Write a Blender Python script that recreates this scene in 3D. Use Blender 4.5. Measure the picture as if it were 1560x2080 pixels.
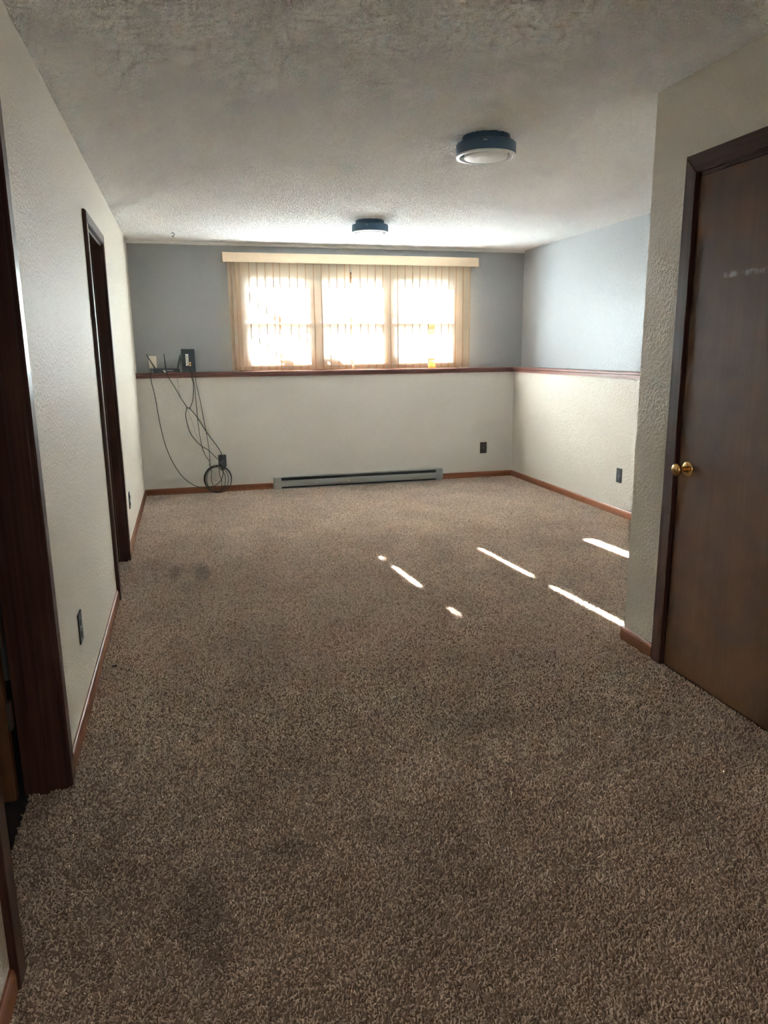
import bpy, bmesh, math, random
from mathutils import Vector, Matrix

random.seed(7)
scene = bpy.context.scene
for o in list(bpy.data.objects):
    bpy.data.objects.remove(o)
C = scene.collection

# ------------------------------------------------------------------ camera
CAM = Vector((0.45775, -0.08532, 1.38361))
YAW, PITCH, ROLL, FPX = 0.25793, -0.21623, -0.01026, 1492.64
cam_data = bpy.data.cameras.new('camera')
cam = bpy.data.objects.new('camera', cam_data)
C.objects.link(cam)
fwd = Vector((math.sin(YAW)*math.cos(PITCH), math.cos(YAW)*math.cos(PITCH), math.sin(PITCH)))
rgt = Vector((math.cos(YAW), -math.sin(YAW), 0))
up = rgt.cross(fwd)
rgt, up = rgt*math.cos(ROLL)+up*math.sin(ROLL), up*math.cos(ROLL)-rgt*math.sin(ROLL)
M = Matrix((rgt, up, -fwd)).transposed().to_4x4()
M.translation = CAM
cam.matrix_world = M
cam_data.sensor_fit = 'HORIZONTAL'
cam_data.sensor_width = 36
cam_data.lens = FPX*36/1560
cam_data.clip_start = 0.02
scene.camera = cam

# ------------------------------------------------------------------ sky, sun, exposure
SUN_TAN_AZ, SUN_TAN_EL = 0.09, 0.432
world = bpy.data.worlds.new('sky')
scene.world = world
world.use_nodes = True
wn = world.node_tree
bg = wn.nodes['Background']
sky = wn.nodes.new('ShaderNodeTexSky')
sky.sky_type = 'NISHITA'
sky.sun_disc = False
sky.sun_elevation = math.atan(SUN_TAN_EL)
sky.sun_rotation = -math.atan(SUN_TAN_AZ)
sky.dust_density = 2.0
wn.links.new(sky.outputs[0], bg.inputs[0])
bg.inputs[1].default_value = 0.0015

sd = bpy.data.lights.new('sun', 'SUN')
sd.energy = 15
sd.angle = math.radians(0.53)
sd.color = (0.80, 0.905, 1.0)
sun = bpy.data.objects.new('sun', sd)
C.objects.link(sun)
sun.rotation_euler = Vector((SUN_TAN_AZ, -1, -SUN_TAN_EL)).to_track_quat('-Z', 'Y').to_euler()
sun.location = (1, 14, 8)

scene.view_settings.view_transform = 'Standard'
scene.view_settings.look = 'None'
scene.view_settings.gamma = 1
scene.view_settings.use_curve_mapping = False
scene.view_settings.exposure = 6.38
scene.cycles.sample_clamp_indirect = 0.8
scene.cycles.adaptive_threshold = 0.02
scene.cycles.max_bounces = 8
scene.cycles.diffuse_bounces = 5
scene.cycles.transparent_max_bounces = 16

# ------------------------------------------------------------------ room measures (metres)
D, U = 7.415, 7.577          # lower and upper back wall faces
W, WU = 3.914, 4.075         # lower and upper right wall faces
H = 2.42                     # ceiling
WB, YB = 2.434, 2.865        # near right wall face and its end
LEDGE = 1.195                # ledge top
REAR = -4.2

# ------------------------------------------------------------------ materials
def new_mat(name):
    m = bpy.data.materials.new(name)
    m.use_nodes = True
    nt = m.node_tree
    return m, nt, nt.nodes['Principled BSDF']

def nd(nt, kind, **kw):
    n = nt.nodes.new(kind)
    for k, v in kw.items():
        if k in n.inputs:
            n.inputs[k].default_value = v
        else:
            setattr(n, k, v)
    return n

def c4(c):
    return (c[0], c[1], c[2], 1)

def plain(name, col, rough=0.5, metal=0.0, spec=0.5, var=0.08, scale=14):
    m, nt, b = new_mat(name)
    b.inputs['Roughness'].default_value = rough
    b.inputs['Metallic'].default_value = metal
    b.inputs['Specular IOR Level'].default_value = spec
    tc = nd(nt, 'ShaderNodeTexCoord')
    no = nd(nt, 'ShaderNodeTexNoise', Scale=scale, Detail=4.0)
    nt.links.new(tc.outputs['Object'], no.inputs['Vector'])
    mx = nd(nt, 'ShaderNodeMix', data_type='RGBA')
    mx.inputs[6].default_value = c4([v*(1-var) for v in col])
    mx.inputs[7].default_value = c4([min(1, v*(1+var)) for v in col])
    nt.links.new(no.outputs['Fac'], mx.inputs[0])
    nt.links.new(mx.outputs[2], b.inputs['Base Color'])
    return m

def paint(name, col, rough, bump_scale, bump_strength, dist=0.002, spec=0.5):
    """wall paint over orange-peel texture"""
    m, nt, b = new_mat(name)
    b.inputs['Specular IOR Level'].default_value = spec
    g = nd(nt, 'ShaderNodeNewGeometry')
    big = nd(nt, 'ShaderNodeTexNoise', Scale=1.3, Detail=3.0)
    fine = nd(nt, 'ShaderNodeTexNoise', Scale=bump_scale, Detail=3.0, Roughness=0.55)
    for n in (big, fine):
        nt.links.new(g.outputs['Position'], n.inputs['Vector'])
    mx = nd(nt, 'ShaderNodeMix', data_type='RGBA')
    mx.inputs[6].default_value = c4([v*0.95 for v in col])
    mx.inputs[7].default_value = c4([min(1, v*1.05) for v in col])
    nt.links.new(big.outputs['Fac'], mx.inputs[0])
    nt.links.new(mx.outputs[2], b.inputs['Base Color'])
    rr = nd(nt, 'ShaderNodeMapRange')
    rr.inputs['To Min'].default_value = rough-0.05
    rr.inputs['To Max'].default_value = rough+0.08
    nt.links.new(big.outputs['Fac'], rr.inputs['Value'])
    nt.links.new(rr.outputs[0], b.inputs['Roughness'])
    bp = nd(nt, 'ShaderNodeBump', Strength=bump_strength, Distance=dist)
    lump = nd(nt, 'ShaderNodeMapRange', interpolation_type='SMOOTHSTEP')
    lump.inputs['From Min'].default_value = 0.42; lump.inputs['From Max'].default_value = 0.64
    nt.links.new(fine.outputs['Fac'], lump.inputs['Value'])
    nt.links.new(lump.outputs[0], bp.inputs['Height'])
    nt.links.new(bp.outputs[0], b.inputs['Normal'])
    return m

def wood(name, dark, light, rough=0.35, axis='z', scale=1.0, blotch=0.0, blotch_col=None):
    m, nt, b = new_mat(name)
    b.inputs['Roughness'].default_value = rough
    b.inputs['Specular IOR Level'].default_value = 0.25
    g = nd(nt, 'ShaderNodeNewGeometry')
    mp = nd(nt, 'ShaderNodeMapping')
    s = {'x': (1.2, 60, 60), 'y': (60, 1.2, 60), 'z': (60, 60, 1.2)}[axis]
    mp.inputs['Scale'].default_value = [v*scale for v in s]
    nt.links.new(g.outputs['Position'], mp.inputs['Vector'])
    no = nd(nt, 'ShaderNodeTexNoise', Scale=1.0, Detail=5.0, Roughness=0.6, Distortion=0.4)
    nt.links.new(mp.outputs[0], no.inputs['Vector'])
    rp = nd(nt, 'ShaderNodeValToRGB')
    rp.color_ramp.elements[0].position = 0.3
    rp.color_ramp.elements[0].color = c4(dark)
    rp.color_ramp.elements[1].position = 0.72
    rp.color_ramp.elements[1].color = c4(light)
    nt.links.new(no.outputs['Fac'], rp.inputs['Fac'])
    col = rp.outputs['Color']
    if blotch:
        n2 = nd(nt, 'ShaderNodeTexNoise', Scale=5.5, Detail=4.0, Roughness=0.55)
        nt.links.new(g.outputs['Position'], n2.inputs['Vector'])
        r2 = nd(nt, 'ShaderNodeMapRange')
        r2.inputs['From Min'].default_value = 0.4
        r2.inputs['From Max'].default_value = 0.68
        r2.inputs['To Max'].default_value = blotch
        nt.links.new(n2.outputs['Fac'], r2.inputs['Value'])
        mx = nd(nt, 'ShaderNodeMix', data_type='RGBA')
        mx.inputs[7].default_value = c4(blotch_col)
        nt.links.new(r2.outputs[0], mx.inputs[0])
        nt.links.new(col, mx.inputs[6])
        col = mx.outputs[2]
    nt.links.new(col, b.inputs['Base Color'])
    bp = nd(nt, 'ShaderNodeBump', Strength=0.12, Distance=0.001)
    nt.links.new(no.outputs['Fac'], bp.inputs['Height'])
    nt.links.new(bp.outputs[0], b.inputs['Normal'])
    return m, nt, b, col

MAT = {}
MAT['beige'] = paint('beige wall paint', (0.65, 0.585, 0.495), 0.48, 75, 0.9, dist=0.0022, spec=0.25)
MAT['beige_flare'] = paint('beige wall paint greyed by flare', (0.595, 0.57, 0.53), 0.46, 75, 0.7, dist=0.0018, spec=0.35)  # same beige paint, blue lens flare put into the colour
MAT['beige_shaded'] = paint('beige wall paint shaded', (0.53, 0.475, 0.405), 0.48, 75, 0.8, dist=0.002, spec=0.25)  # same beige paint, shade put into its colour to dull this bright wall
MAT['slate'] = paint('blue grey wall paint', (0.30, 0.306, 0.31), 0.46, 75, 0.7, dist=0.0018, spec=0.35)
MAT['casing'] = wood('dark stained casing', (0.035, 0.014, 0.011), (0.075, 0.032, 0.024), 0.32)[0]
MAT['casing_h'] = wood('dark stained head casing', (0.035, 0.014, 0.011), (0.075, 0.032, 0.024), 0.32, 'y')[0]
MAT['base_y'] = wood('stained baseboard lengthwise', (0.12, 0.042, 0.020), (0.27, 0.10, 0.045), 0.4, 'y')[0]
MAT['base_x'] = wood('stained baseboard crosswise', (0.12, 0.042, 0.020), (0.27, 0.10, 0.045), 0.4, 'x')[0]
MAT['cap_x_shaded'] = wood('stained ledge board crosswise shaded', (0.10, 0.045, 0.04), (0.19, 0.085, 0.07), 0.33, 'x')[0]  # same ledge stain, with the back wall's shade put into the colour
MAT['cap_y_lit'] = wood('stained ledge board lengthwise lit', (0.13, 0.055, 0.045), (0.24, 0.11, 0.085), 0.33, 'y')[0]  # lighter copy of the ledge stain, window light put into the colour
MAT['winwood'] = plain('stained window wood', (0.06, 0.032, 0.02), 0.9, spec=0.0)
MAT['black'] = plain('black plastic', (0.018, 0.02, 0.024), 0.4)
MAT['cable'] = plain('black cable rubber', (0.02, 0.02, 0.022), 0.5)
MAT['cable_grey'] = plain('grey cable', (0.16, 0.15, 0.14), 0.5)
MAT['charcoal'] = plain('charcoal device plastic', (0.03, 0.045, 0.06), 0.38)
MAT['white_plastic'] = plain('white plastic', (0.78, 0.77, 0.74), 0.35)
MAT['ivory'] = plain('ivory plate', (0.72, 0.66, 0.54), 0.35)
MAT['label'] = plain('white sticker', (0.8, 0.8, 0.78), 0.5)
MAT['ink'] = plain('sticker ink', (0.05, 0.05, 0.06), 0.6)
MAT['brass'] = plain('aged brass', (0.72, 0.46, 0.20), 0.22, 1.0)
MAT['steel'] = plain('worn steel', (0.62, 0.6, 0.56), 0.3, 1.0)
MAT['heater'] = plain('taupe heater enamel', (0.29, 0.30, 0.29), 0.4)
MAT['heater_dark'] = plain('dark heater inside', (0.02, 0.023, 0.026), 0.6)
MAT['fixture'] = plain('haze-blue dark fixture metal', (0.04, 0.095, 0.17), 0.42)  # dark metal, blue lens haze painted into its colour
MAT['fixture_white'] = plain('white fixture ring', (0.82, 0.82, 0.82), 0.3)
MAT['lens'] = plain('frosted diffuser', (0.88, 0.87, 0.86), 0.45)
MAT['valance'] = plain('cream valance vinyl', (0.66, 0.50, 0.34), 0.45)
MAT['weight'] = plain('tan slat weight', (0.52, 0.36, 0.26), 0.5)
MAT['seam_shade'] = plain('tan vane seam shade', (0.40, 0.24, 0.13), 0.6)
MAT['chain'] = plain('peach bead chain', (0.75, 0.5, 0.3), 0.4)
MAT['orange'] = plain('orange plastic', (0.85, 0.22, 0.05), 0.4)
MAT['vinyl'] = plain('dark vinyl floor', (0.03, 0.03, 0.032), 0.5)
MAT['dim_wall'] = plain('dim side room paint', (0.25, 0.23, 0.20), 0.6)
MAT['deck'] = wood('weathered deck wood', (0.20, 0.19, 0.18), (0.34, 0.32, 0.30), 0.7, 'x')[0]
MAT['hook'] = plain('dark hook metal', (0.02, 0.02, 0.02), 0.4, 0.6)
MAT['lint'] = plain('dark lint', (0.03, 0.025, 0.022), 0.9)
MAT['popcorn'] = plain('sprayed ceiling lumps', (0.82, 0.815, 0.805), 0.9, spec=0.2, var=0.05, scale=300)
MAT['trimwhite'] = plain('white ceiling trim', (0.85, 0.84, 0.82), 0.5)

def ceiling_mat():
    m, nt, b = new_mat('popcorn ceiling')
    b.inputs['Roughness'].default_value = 0.9
    b.inputs['Specular IOR Level'].default_value = 0.2
    g = nd(nt, 'ShaderNodeNewGeometry')
    n1 = nd(nt, 'ShaderNodeTexNoise', Scale=75.0, Detail=3.0, Roughness=0.6)
    n2 = nd(nt, 'ShaderNodeTexVoronoi', Scale=120.0)
    n3 = nd(nt, 'ShaderNodeTexNoise', Scale=1.1, Detail=3.0)
    for n in (n1, n2, n3):
        nt.links.new(g.outputs['Position'], n.inputs['Vector'])
    rp = nd(nt, 'ShaderNodeValToRGB')
    rp.color_ramp.elements[0].position = 0.35
    rp.color_ramp.elements[0].color = (0.765, 0.76, 0.75, 1)
    rp.color_ramp.elements[1].position = 0.65
    rp.color_ramp.elements[1].color = (0.82, 0.815, 0.805, 1)
    nt.links.new(n3.outputs['Fac'], rp.inputs['Fac'])
    nt.links.new(rp.outputs['Color'], b.inputs['Base Color'])
    sub = nd(nt, 'ShaderNodeMath', operation='SUBTRACT')
    nt.links.new(n1.outputs['Fac'], sub.inputs[0])
    ml = nd(nt, 'ShaderNodeMath', operation='MULTIPLY')
    ml.inputs[1].default_value = 0.45
    nt.links.new(n2.outputs['Distance'], ml.inputs[0])
    nt.links.new(ml.outputs[0], sub.inputs[1])
    bp = nd(nt, 'ShaderNodeBump', Strength=0.5, Distance=0.006)
    nt.links.new(sub.outputs[0], bp.inputs['Height'])
    nt.links.new(bp.outputs[0], b.inputs['Normal'])
    return m

STAINS = [(0.31, 4.63, 0.05, 0.22, 0.32), (0.48, 4.60, 0.06, 0.26, 0.36), (0.66, 1.75, 0.09, 0.06, 0.25),
          (0.40, 4.3, 0.10, 0.15, 0.15), (0.42, 1.55, 0.07, 0.25, 0.25), (1.55, 2.3, 0.4, 0.10, 0.12)]

def stained(nt, pos, col):
    """old spill stains near the far doorway and along the walkway"""
    sx = nd(nt, 'ShaderNodeSeparateXYZ')
    nt.links.new(pos, sx.inputs[0])
    warp = nd(nt, 'ShaderNodeTexNoise', Scale=9.0, Detail=3.0)
    nt.links.new(pos, warp.inputs['Vector'])
    def axis(out, c, r):
        a = nd(nt, 'ShaderNodeMath', operation='SUBTRACT'); a.inputs[1].default_value = c
        q = nd(nt, 'ShaderNodeMath', operation='DIVIDE'); q.inputs[1].default_value = r
        p = nd(nt, 'ShaderNodeMath', operation='MULTIPLY')
        nt.links.new(out, a.inputs[0]); nt.links.new(a.outputs[0], q.inputs[0])
        nt.links.new(q.outputs[0], p.inputs[0]); nt.links.new(q.outputs[0], p.inputs[1])
        return p.outputs[0]
    for (cx, cy, rx, ry, amt) in STAINS:
        ad2 = nd(nt, 'ShaderNodeMath', operation='ADD')
        nt.links.new(axis(sx.outputs[0], cx, rx), ad2.inputs[0])
        nt.links.new(axis(sx.outputs[1], cy, ry), ad2.inputs[1])
        ad3 = nd(nt, 'ShaderNodeMath', operation='ADD')
        nt.links.new(ad2.outputs[0], ad3.inputs[0]); nt.links.new(warp.outputs['Fac'], ad3.inputs[1])
        mr = nd(nt, 'ShaderNodeMapRange', interpolation_type='SMOOTHSTEP')
        mr.inputs['From Min'].default_value = 0.5
        mr.inputs['From Max'].default_value = 1.7
        mr.inputs['To Min'].default_value = amt
        mr.inputs['To Max'].default_value = 0
        nt.links.new(ad3.outputs[0], mr.inputs['Value'])
        mx = nd(nt, 'ShaderNodeMix', data_type='RGBA')
        mx.inputs[7].default_value = (0.07, 0.05, 0.045, 1)
        nt.links.new(mr.outputs[0], mx.inputs[0]); nt.links.new(col, mx.inputs[6])
        col = mx.outputs[2]
    return col

def carpet_mat():
    """backing of the carpet, seen deep between the tufts"""
    m, nt, b = new_mat('carpet backing')
    b.inputs['Roughness'].default_value = 1.0
    b.inputs['Specular IOR Level'].default_value = 0.05
    g = nd(nt, 'ShaderNodeNewGeometry')
    tuft = nd(nt, 'ShaderNodeTexNoise', Scale=130.0, Detail=3.0, Roughness=0.6, Distortion=0.6)
    nt.links.new(g.outputs['Position'], tuft.inputs['Vector'])
    rp = nd(nt, 'ShaderNodeMix', data_type='RGBA')
    rp.inputs[6].default_value = (0.22, 0.165, 0.125, 1); rp.inputs[7].default_value = (0.40, 0.31, 0.245, 1)
    nt.links.new(tuft.outputs['Fac'], rp.inputs[0])
    nt.links.new(stained(nt, g.outputs['Position'], rp.outputs[2]), b.inputs['Base Color'])
    return m

def pile_mat():
    """taupe yarn: every tuft its own shade, a little light passing through the fibres"""
    m = bpy.data.materials.new('taupe carpet yarn')
    m.use_nodes = True
    nt = m.node_tree
    nt.nodes.clear()
    out = nd(nt, 'ShaderNodeOutputMaterial')
    g = nd(nt, 'ShaderNodeNewGeometry')
    oi = nd(nt, 'ShaderNodeObjectInfo')
    rp = nd(nt, 'ShaderNodeValToRGB')
    e = rp.color_ramp.elements
    e[0].position, e[0].color = 0.0, (0.31, 0.24, 0.19, 1)
    e[1].position, e[1].color = 1.0, (0.92, 0.80, 0.69, 1)
    k = e.new(0.45); k.color = (0.68, 0.565, 0.475, 1)
    nt.links.new(oi.outputs['Random'], rp.inputs['Fac'])
    wear = nd(nt, 'ShaderNodeTexNoise', Scale=2.3, Detail=4.0, Roughness=0.6)
    nt.links.new(g.outputs['Position'], wear.inputs['Vector'])
    wr = nd(nt, 'ShaderNodeMapRange')
    wr.inputs['From Min'].default_value = 0.35
    wr.inputs['From Max'].default_value = 0.65
    wr.inputs['To Min'].default_value = 0.92
    wr.inputs['To Max'].default_value = 1.08
    nt.links.new(wear.outputs['Fac'], wr.inputs['Value'])
    mul = nd(nt, 'ShaderNodeMix', data_type='RGBA', blend_type='MULTIPLY')
    mul.inputs[0].default_value = 1
    nt.links.new(rp.outputs['Color'], mul.inputs[6]); nt.links.new(wr.outputs[0], mul.inputs[7])
    col = stained(nt, g.outputs['Position'], mul.outputs[2])
    df = nd(nt, 'ShaderNodeBsdfDiffuse'); tr = nd(nt, 'ShaderNodeBsdfTranslucent')
    nt.links.new(col, df.inputs[0]); nt.links.new(col, tr.inputs[0])
    mx = nd(nt, 'ShaderNodeMixShader'); mx.inputs[0].default_value = 0.48
    nt.links.new(df.outputs[0], mx.inputs[1]); nt.links.new(tr.outputs[0], mx.inputs[2])
    nt.links.new(mx.outputs[0], out.inputs[0])
    return m

def slat_mat():
    """cream fabric vane: light passes through and scatters"""
    m = bpy.data.materials.new('translucent cream vane')
    m.use_nodes = True
    nt = m.node_tree
    nt.nodes.clear()
    out = nd(nt, 'ShaderNodeOutputMaterial')
    g = nd(nt, 'ShaderNodeNewGeometry')
    mp = nd(nt, 'ShaderNodeMapping')
    mp.inputs['Scale'].default_value = (500, 500, 4)
    nt.links.new(g.outputs['Position'], mp.inputs['Vector'])
    no = nd(nt, 'ShaderNodeTexNoise', Scale=1.0, Detail=2.0)
    nt.links.new(mp.outputs[0], no.inputs['Vector'])
    rp = nd(nt, 'ShaderNodeMix', data_type='RGBA')
    rp.inputs[6].default_value = (0.50, 0.355, 0.23, 1)
    rp.inputs[7].default_value = (0.58, 0.425, 0.285, 1)
    nt.links.new(no.outputs['Fac'], rp.inputs[0])
    df = nd(nt, 'ShaderNodeBsdfDiffuse')
    tr = nd(nt, 'ShaderNodeBsdfTranslucent')
    nt.links.new(rp.outputs[2], df.inputs[0])
    tr.inputs[0].default_value = (0.585, 0.575, 0.545, 1)
    # part of the light keeps its direction and only spreads on the way through
    fs = nd(nt, 'ShaderNodeBsdfRefraction', Roughness=1.0, IOR=1.4)
    fs.inputs[0].default_value = (0.585, 0.575, 0.545, 1)
    m2 = nd(nt, 'ShaderNodeMixShader'); m2.inputs[0].default_value = 0.5
    nt.links.new(tr.outputs[0], m2.inputs[1]); nt.links.new(fs.outputs[0], m2.inputs[2])
    mx = nd(nt, 'ShaderNodeMixShader'); mx.inputs[0].default_value = 0.45
    nt.links.new(df.outputs[0], mx.inputs[1]); nt.links.new(m2.outputs[0], mx.inputs[2])
    nt.links.new(mx.outputs[0], out.inputs[0])
    return m

def glass_mat():
    m = bpy.data.materials.new('window glass')
    m.use_nodes = True
    nt = m.node_tree
    nt.nodes.clear()
    out = nd(nt, 'ShaderNodeOutputMaterial')
    lw = nd(nt, 'ShaderNodeLayerWeight')          # Schlick reflectance of one glass face
    p5 = nd(nt, 'ShaderNodeMath', operation='POWER'); p5.inputs[1].default_value = 5
    fr = nd(nt, 'ShaderNodeMath', operation='MULTIPLY_ADD'); fr.inputs[1].default_value = 0.96; fr.inputs[2].default_value = 0.04
    nt.links.new(lw.outputs['Facing'], p5.inputs[0]); nt.links.new(p5.outputs[0], fr.inputs[0])
    tp = nd(nt, 'ShaderNodeBsdfTransparent'); tp.inputs[0].default_value = (0.94, 0.96, 0.95, 1)
    gl = nd(nt, 'ShaderNodeBsdfGlossy', Roughness=0.02)
    mx = nd(nt, 'ShaderNodeMixShader')
    nt.links.new(fr.outputs[0], mx.inputs[0]); nt.links.new(tp.outputs[0], mx.inputs[1]); nt.links.new(gl.outputs[0], mx.inputs[2])
    nt.links.new(mx.outputs[0], out.inputs[0])
    return m

def door_mat():
    m, nt, b, col = wood('brown stained door veneer', (0.108, 0.048, 0.021), (0.138, 0.064, 0.029), 0.5, 'z', 0.8, 0.65, (0.062, 0.029, 0.016))
    # pale scuff left by something rubbing across the door
    g = nd(nt, 'ShaderNodeNewGeometry')
    sx = nd(nt, 'ShaderNodeSeparateXYZ'); nt.links.new(g.outputs['Position'], sx.inputs[0])
    def band(out, c, h, soft):
        a = nd(nt, 'ShaderNodeMath', operation='SUBTRACT'); a.inputs[1].default_value = c; nt.links.new(out, a.inputs[0])
        q = nd(nt, 'ShaderNodeMath', operation='ABSOLUTE'); nt.links.new(a.outputs[0], q.inputs[0])
        r = nd(nt, 'ShaderNodeMapRange'); r.inputs['From Min'].default_value = h; r.inputs['From Max'].default_value = h+soft
        r.inputs['To Min'].default_value = 1; r.inputs['To Max'].default_value = 0
        nt.links.new(q.outputs[0], r.inputs['Value']); return r.outputs[0]
    no = nd(nt, 'ShaderNodeTexNoise', Scale=45.0, Detail=3.0); nt.links.new(g.outputs['Position'], no.inputs['Vector'])
    nr = nd(nt, 'ShaderNodeMapRange'); nr.inputs['From Min'].default_value = 0.4; nr.inputs['From Max'].default_value = 0.7; nr.inputs['To Max'].default_value = 0.5
    nt.links.new(no.outputs['Fac'], nr.inputs['Value'])
    m1 = nd(nt, 'ShaderNodeMath', operation='MULTIPLY'); nt.links.new(band(sx.outputs[2], 1.646, 0.004, 0.010), m1.inputs[0]); nt.links.new(band(sx.outputs[1], 2.18, 0.17, 0.03), m1.inputs[1])
    m2 = nd(nt, 'ShaderNodeMath', operation='MULTIPLY'); nt.links.new(m1.outputs[0], m2.inputs[0]); nt.links.new(nr.outputs[0], m2.inputs[1])
    mx = nd(nt, 'ShaderNodeMix', data_type='RGBA'); mx.inputs[7].default_value = (0.45, 0.40, 0.36, 1)
    nt.links.new(m2.outputs[0], mx.inputs[0]); nt.links.new(col, mx.inputs[6]); nt.links.new(mx.outputs[2], b.inputs['Base Color'])
    return m

def ground_mat():
    m, nt, b = new_mat('short lawn')
    b.inputs['Roughness'].default_value = 1
    g = nd(nt, 'ShaderNodeNewGeometry')
    no = nd(nt, 'ShaderNodeTexNoise', Scale=6.0, Detail=6.0); nt.links.new(g.outputs['Position'], no.inputs['Vector'])
    mx = nd(nt, 'ShaderNodeMix', data_type='RGBA'); mx.inputs[6].default_value = (0.018, 0.020, 0.010, 1); mx.inputs[7].default_value = (0.035, 0.038, 0.02, 1)
    nt.links.new(no.outputs['Fac'], mx.inputs[0]); nt.links.new(mx.outputs[2], b.inputs['Base Color'])
    return m

MAT['ceiling'] = ceiling_mat()
MAT['carpet'] = carpet_mat()
MAT['pile'] = pile_mat()
MAT['slat'] = slat_mat()
MAT['glass'] = glass_mat()
MAT['door'] = door_mat()
MAT['ground'] = ground_mat()

# ------------------------------------------------------------------ builders
WLOC = {}
def wloc(o):
    return WLOC[o.name] if o is not None else Vector((0, 0, 0))

def tag(o, label=None, cat=None, group=None, kind=None):
    for k, v in (('label', label), ('category', cat), ('group', group), ('kind', kind)):
        if v: o[k] = v
    return o

def empty(name, loc, label, cat, group=None, kind=None, parent=None):
    o = bpy.data.objects.new(name, None)
    C.objects.link(o)
    o.empty_display_size = 0.05
    o.location = Vector(loc) - wloc(parent)
    o.parent = parent
    WLOC[o.name] = Vector(loc)
    return tag(o, label, cat, group, kind)

def link(name, bm, mat, parent=None, smooth=False, origin=None):
    """bm holds world coordinates; the object's origin goes to the middle of its foot"""
    vs = [v.co for v in bm.verts]
    lo = Vector([min(v[i] for v in vs) for i in range(3)])
    hi = Vector([max(v[i] for v in vs) for i in range(3)])
    og = Vector(origin) if origin is not None else Vector(((lo.x+hi.x)/2, (lo.y+hi.y)/2, lo.z))
    bmesh.ops.translate(bm, verts=bm.verts, vec=-og)
    me = bpy.data.meshes.new(name)
    bm.to_mesh(me); bm.free()
    me.materials.append(MAT[mat])
    if smooth:
        for p in me.polygons: p.use_smooth = True
    o = bpy.data.objects.new(name, me)
    C.objects.link(o)
    o.parent = parent
    o.location = og - wloc(parent)
    WLOC[o.name] = og
    return o

def add_box(bm, lo, hi, bevel=0.0):
    x0, y0, z0 = lo; x1, y1, z1 = hi
    vs = [bm.verts.new(p) for p in ((x0,y0,z0),(x1,y0,z0),(x1,y1,z0),(x0,y1,z0),(x0,y0,z1),(x1,y0,z1),(x1,y1,z1),(x0,y1,z1))]
    fs = [bm.faces.new([vs[i] for i in f]) for f in ((0,3,2,1),(4,5,6,7),(0,1,5,4),(1,2,6,5),(2,3,7,6),(3,0,4,7))]
    if bevel:
        es = list({e for f in fs for e in f.edges})
        bmesh.ops.bevel(bm, geom=es, offset=bevel, segments=2, affect='EDGES', clamp_overlap=True)

def box(name, lo, hi, mat, parent=None, bevel=0.0):
    bm = bmesh.new(); add_box(bm, lo, hi, bevel)
    return link(name, bm, mat, parent)

def boxes(name, lst, mat, parent=None, bevel=0.0):
    bm = bmesh.new()
    for lo, hi in lst: add_box(bm, lo, hi, bevel)
    return link(name, bm, mat, parent)

def add_prism(bm, pts, axis, a, b):
    """closed polygon pts in the plane across `axis`, swept from a to b"""
    def P(p, t):
        return {'x': (t, p[0], p[1]), 'y': (p[0], t, p[1]), 'z': (p[0], p[1], t)}[axis]
    v0 = [bm.verts.new(P(p, a)) for p in pts]; v1 = [bm.verts.new(P(p, b)) for p in pts]
    n = len(pts)
    bm.faces.new(v0); bm.faces.new(v1[::-1])
    for i in range(n):
        bm.faces.new((v0[i], v1[i], v1[(i+1) % n], v0[(i+1) % n]))
    bmesh.ops.recalc_face_normals(bm, faces=bm.faces)

def prism(name, pts, axis, a, b, mat, parent=None):
    bm = bmesh.new(); add_prism(bm, pts, axis, a, b)
    return link(name, bm, mat, parent)

def lathe(name, prof, centre, mat, parent=None, axis='z', n=48, smooth=True):
    """prof: (radius, height) pairs along the axis"""
    bm = bmesh.new(); rings = []
    cx, cy, cz = centre
    for r, h in prof:
        if r < 1e-6:
            p = {'z': (cx, cy, cz+h), 'x': (cx+h, cy, cz), 'y': (cx, cy+h, cz)}[axis]
            rings.append([bm.verts.new(p)])
        else:
            ring = []
            for k in range(n):
                a = 2*math.pi*k/n; c, s = r*math.cos(a), r*math.sin(a)
                ring.append(bm.verts.new({'z': (cx+c, cy+s, cz+h), 'x': (cx+h, cy+c, cz+s), 'y': (cx+s, cy+h, cz+c)}[axis]))
            rings.append(ring)
    for A, B in zip(rings, rings[1:]):
        for k in range(n):
            j = (k+1) % n
            if len(A) == 1 and len(B) == 1: break
            if len(A) == 1: bm.faces.new((A[0], B[k], B[j]))
            elif len(B) == 1: bm.faces.new((A[k], B[0], A[j]))
            else: bm.faces.new((A[k], B[k], B[j], A[j]))
    bmesh.ops.recalc_face_normals(bm, faces=bm.faces)
    o = link(name, bm, mat, parent)
    for p in o.data.polygons: p.use_smooth = smooth
    if smooth:
        md = o.modifiers.new('edge', 'EDGE_SPLIT'); md.split_angle = math.radians(40)
    return o

def catmull(pts, sub=6, closed=False):
    P = [Vector(p) for p in pts]
    n = len(P); out = []
    for i in range(n if closed else n-1):
        p0 = P[(i-1) % n] if closed or i > 0 else P[0]*2-P[1]
        p1, p2 = P[i], P[(i+1) % n]
        p3 = P[(i+2) % n] if closed or i+2 < n else P[-1]*2-P[-2]
        for k in range(sub):
            t = k/sub
            out.append(0.5*((2*p1)+(p2-p0)*t+(2*p0-5*p1+4*p2-p3)*t*t+(3*p1-p0-3*p2+p3)*t**3))
    if not closed: out.append(P[-1])
    return out

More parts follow.
